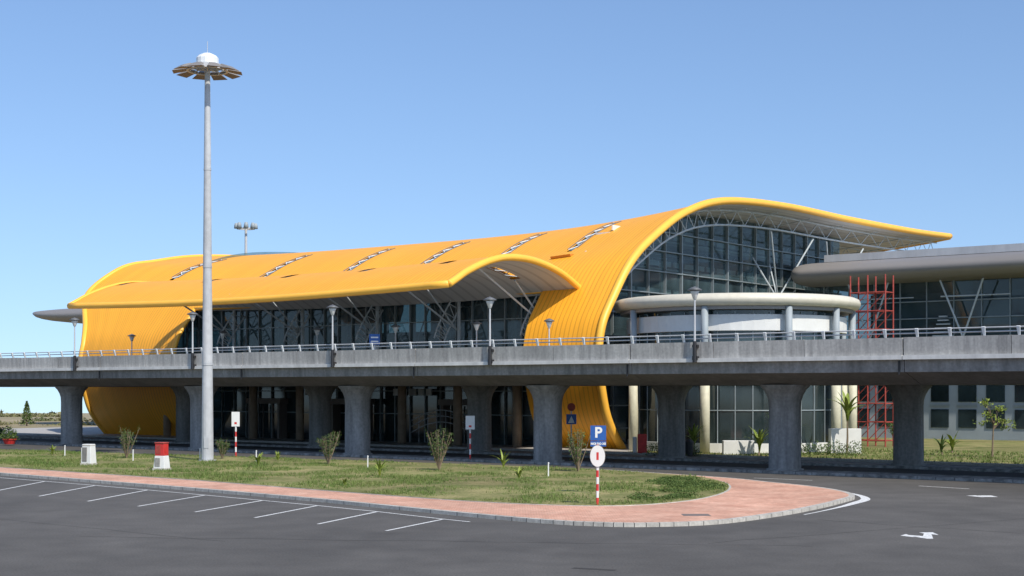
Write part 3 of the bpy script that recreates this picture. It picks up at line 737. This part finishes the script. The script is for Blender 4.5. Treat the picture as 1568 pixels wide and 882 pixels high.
# ------------------------------------------------------------------ vegetation
def leafquad(g,c,size,d=None):
    d=d or Vector((random.gauss(0,1),random.gauss(0,1),random.gauss(0,1))).normalized()
    a=d.orthogonal().normalized(); a.rotate(Matrix.Rotation(random.random()*6.28,3,d)); b=d.cross(a)
    w_=size*random.uniform(.25,.45)
    g.add([c-a*size*.5,c+b*w_*.5,c+a*size*.5,c-b*w_*.5],[(0,1,2,3)])
def shrub(x,y,h,name='young_shrub',lm=None,dens=1.0,z0=.19):
    e=empty(name,(x,y,z0)); st,lf=M(),M(); B=Vector((x,y,z0))
    for k in range(int(15*dens)+3):
        a=random.random()*6.28; sp=random.uniform(.08,.46)*h
        tip=B+Vector((math.cos(a)*sp,math.sin(a)*sp,h*random.uniform(.7,1.08)))
        mid=B+(tip-B)*.5+Vector((random.uniform(-.05,.05),random.uniform(-.05,.05),0))
        st.path([B,mid,tip],[.03,.022,.01],5)
        for j in range(int(28*dens)):
            t=random.uniform(.3,1.02); p=B+(tip-B)*t
            p+=Vector((random.gauss(0,.06),random.gauss(0,.06),random.gauss(0,.06)))*h*.6
            leafquad(lf,p,random.uniform(.09,.17))
        for j in range(3):
            t=random.uniform(.4,.9); p=B+(tip-B)*t; q=p+Vector((random.uniform(-.25,.25),random.uniform(-.25,.25),random.uniform(.1,.4)))*h*.5
            st.tube(p,q,.012,.005,4)
            for _ in range(7): leafquad(lf,q+Vector((random.gauss(0,.07),random.gauss(0,.07),random.gauss(0,.07))),random.uniform(.08,.14))
    st.obj('stems',m_bark,e); lf.obj('leaves',lm or m_leaf,e,recalc=False)
for x,y,h in((-25.5,95.0,1.9),(-19.0,94.2,1.2),(-11.1,86.9,1.9),(-4.1,80.8,2.2),(3.65,79.5,2.2)): shrub(x,y,h)
def blade(g,B,a,ln,wd,arch,n=6):
    d=Vector((math.cos(a),math.sin(a),0)); t=Vector((-d.y,d.x,0)); vs=[]
    for k in range(n+1):
        s=k/n; r=ln*(math.sin(s*arch)/arch); z=ln*((1-math.cos(s*arch))/arch)
        p=B+d*z+Vector((0,0,r)); w_=wd*math.sin(math.pi*min(1,.12+.88*s))**.7*(1 if s<.98 else .1)
        fold=Vector((0,0,w_*.25))
        vs+=[p-t*w_+fold,p,p+t*w_+fold]
    fs=[]
    for k in range(n): fs+=[(k*3,k*3+1,k*3+4,k*3+3),(k*3+1,k*3+2,k*3+5,k*3+4)]
    g.add(vs,fs)
def rosette(x,y,h,nl,wd,name,lm,trunk=0,z0=.19):
    e=empty(name,(x,y,z0)); B=Vector((x,y,z0)); g=M()
    if trunk:
        t=M(); top=B+Vector((random.uniform(-.1,.1),0,trunk)); t.path([B,B+Vector((.05,.03,trunk*.5)),top],[.09,.07,.05],8); t.obj('trunk',m_bark,e); B=top
    for k in range(nl):
        blade(g,B+Vector((0,0,random.uniform(-.1,.1))),k*2.4+random.uniform(-.3,.3),h*random.uniform(.7,1.15),wd*random.uniform(.7,1.1),random.uniform(.7,2.1))
    g.obj('leaves',lm,e,recalc=False)
for x,y,h in((-.5,82.7,1.2),(.36,72.3,.85),(-6.9,74.9,1.1),(-15.1,85.5,.9),(-15.0,92,.6),(-7.9,67.9,.4),(-32,100,.8),(-36,97,.6)): rosette(x,y,h,12,.065,'cordyline_plant',m_leafy)
rosette(17.3,100.8,2.0,14,.12,'banana_plant',m_leafy,.3,.12); rosette(19.3,101,2.3,16,.12,'banana_plant',m_leaf,.4,.12)
rosette(23.9,102.5,2.2,13,.16,'banana_plant',m_leafy,2.4,.12); rosette(12.9,101.6,1.7,13,.12,'banana_plant',m_leafy,.6,.12)
rosette(32.0,104.5,1.5,14,.12,'banana_plant',m_leafy,.2,.12); rosette(30.2,101,1.3,12,.1,'banana_plant',m_leaf,.2,.12)
def small_tree(x,y,h,cr_,name='young_tree',lm=None,nb=10,nl=34):
    e=empty(name,(x,y,.12)); st,lf=M(),M(); B=Vector((x,y,.12))
    T=B+Vector((.1,0,h*.62)); st.path([B,B+Vector((.04,.02,h*.3)),T],[.07,.055,.04],8)
    for k in range(nb):
        a=k*2.4; q=T+Vector((math.cos(a)*cr_*random.uniform(.4,1),math.sin(a)*cr_*random.uniform(.4,1),random.uniform(-.1,.38)*h))
        st.path([T-Vector((0,0,random.uniform(0,.15)*h)),(T+q)/2+Vector((0,0,.15)),q],[.03,.02,.01],5)
        for _ in range(nl):
            leafquad(lf,q+Vector((random.gauss(0,.26),random.gauss(0,.26),random.gauss(0,.12)))*cr_*.8,random.uniform(.16,.3))
    st.obj('trunk',m_bark,e); lf.obj('crown',lm or m_leaf,e,recalc=False)
small_tree(32.6,97.5,4.0,1.1,lm=m_leafy,nb=10,nl=44); small_tree(18.8,100.2,3.0,.9); small_tree(28.5,106,2.3,.8)
def bushmass(name,pts,lm,leaf,dens):
    g=M()
    for (x,y,z,rx,ry,rz) in pts:
        n=int(dens*rx*ry)+30
        for _ in range(n):
            d=Vector((random.gauss(0,1),random.gauss(0,1),abs(random.gauss(0,1)))).normalized()*random.uniform(.55,1.05)
            leafquad(g,Vector((x+d.x*rx,y+d.y*ry,z+d.z*rz)),leaf*random.uniform(.7,1.4))
    return g.obj(name,lm,recalc=False)
bushmass('clipped_bush',[(11.2+random.uniform(-1.5,1.5),100.6+random.uniform(-.5,.5),.12,.8,.6,.9) for _ in range(6)]+[(20.5+k*.7,101.6-k*.3,.12,.7,.6,.8+.3*(k%2)) for k in range(6)],m_leaf,.16,500)
def inpoly(x,y,P):
    c=False;j=len(P)-1
    for i in range(len(P)):
        if (P[i][1]>y)!=(P[j][1]>y) and x<(P[j][0]-P[i][0])*(y-P[i][1])/(P[j][1]-P[i][1])+P[i][0]: c=not c
        j=i
    return c
hp=[]
I2=offset(I,.6)
while len(hp)<60:
    x=random.uniform(5.2,10.2);y=random.uniform(57.5,74)
    if inpoly(x,y,I2) and x>5.4+(y-58)*.16+random.uniform(-.5,1): hp.append((x,y,.17,.6,.8,random.uniform(.06,.2)))
bushmass('low_hedge',hp,m_leafd,.10,420)
bushmass('roadside_bush',[(-52.5+random.uniform(-2,2),143+random.uniform(-2,2),0,1.0,1.0,1.2) for _ in range(6)],m_leaf,.3,110)
bushmass('distant_treeline',[(random.uniform(-135,-48),random.uniform(190,222),-.5,random.uniform(2,4.5),2.5,random.uniform(.5,1.2)) for _ in range(45)],m_leafdist,.55,22)
bushmass('distant_treeline',[(x+random.uniform(-5,5),random.uniform(420,470),-4.5,random.uniform(6,12),5,random.uniform(1,3.5)) for x in range(-340,340,8)],m_leafdist,1.7,5)
e=empty('cypress_tree',(-63.5,188,0)); g=M()
for _ in range(700):
    t=random.random(); a=random.random()*6.28; r=.8*(1-t)**.7*random.uniform(.5,1.05); leafquad(g,Vector((-63.5+r*math.cos(a),188+r*math.sin(a),.2+t*3.0)),.32)
g.obj('crown',m_leafd,e,recalc=False); g=M(); g.tube((-63.5,188,-.1),(-63.5,188,2.6),.12,.03,8); g.obj('trunk',m_bark,e)
e=empty('flower_planter',(-42.5,121.5,0)); g=M(); g.lathe([(0,.12),(.4,.12),(.55,.5),(.6,.5),(.6,.56),(.45,.56),(0,.5)],(-42.5,121.5,0),16); g.obj('pot',m_red,e)
g=M()
for _ in range(420):
    d=Vector((random.gauss(0,1),random.gauss(0,1),abs(random.gauss(0,1)))).normalized()*random.uniform(.4,1); leafquad(g,Vector((-42.5+d.x*.8,121.5+d.y*.8,.5+d.z*1.1)),.22)
g.obj('foliage',m_leaf,e,recalc=False)
# grass tufts
g=M(); cnt=0
while cnt<17000:
    x=random.uniform(-45,10.5);y=random.uniform(56,115)
    if not inpoly(x,y,I): continue
    nz=noise.noise(Vector((x*.3,y*.3,0)))+.5*noise.noise(Vector((x*.09,y*.09,4)))
    if nz<random.uniform(-.3,.4): continue
    cnt+=1
    h=random.uniform(.05,.15)*(1+.6*nz)
    for k in range(4):
        a=random.random()*6.28; d=Vector((math.cos(a),math.sin(a),0)); t=Vector((-d.y,d.x,0)); B=Vector((x+random.uniform(-.08,.08),y+random.uniform(-.08,.08),.185))
        g.add([B-t*.012,B+t*.012,B+d*h*.5+Vector((0,0,h))],[(0,1,2)])
g.obj('lawn_grass_tufts',m_blade,isl,recalc=False)
g=M()
for _ in range(7000):
    u=random.uniform(-60,-3.4); v=random.uniform(-4.7,12)
    p=W(u,v,.12)
    if (p-DC).length<9.3: continue
    h=random.uniform(.08,.2)
    for k in range(3):
        a=random.random()*6.28; d=Vector((math.cos(a),math.sin(a),0)); t=Vector((-d.y,d.x,0)); B=p+d*.05
        g.add([B-t*.02,B+t*.02,B+d*h*.5+Vector((0,0,h))],[(0,1,2)])
g.obj('verge_grass_tufts',m_blade,recalc=False)
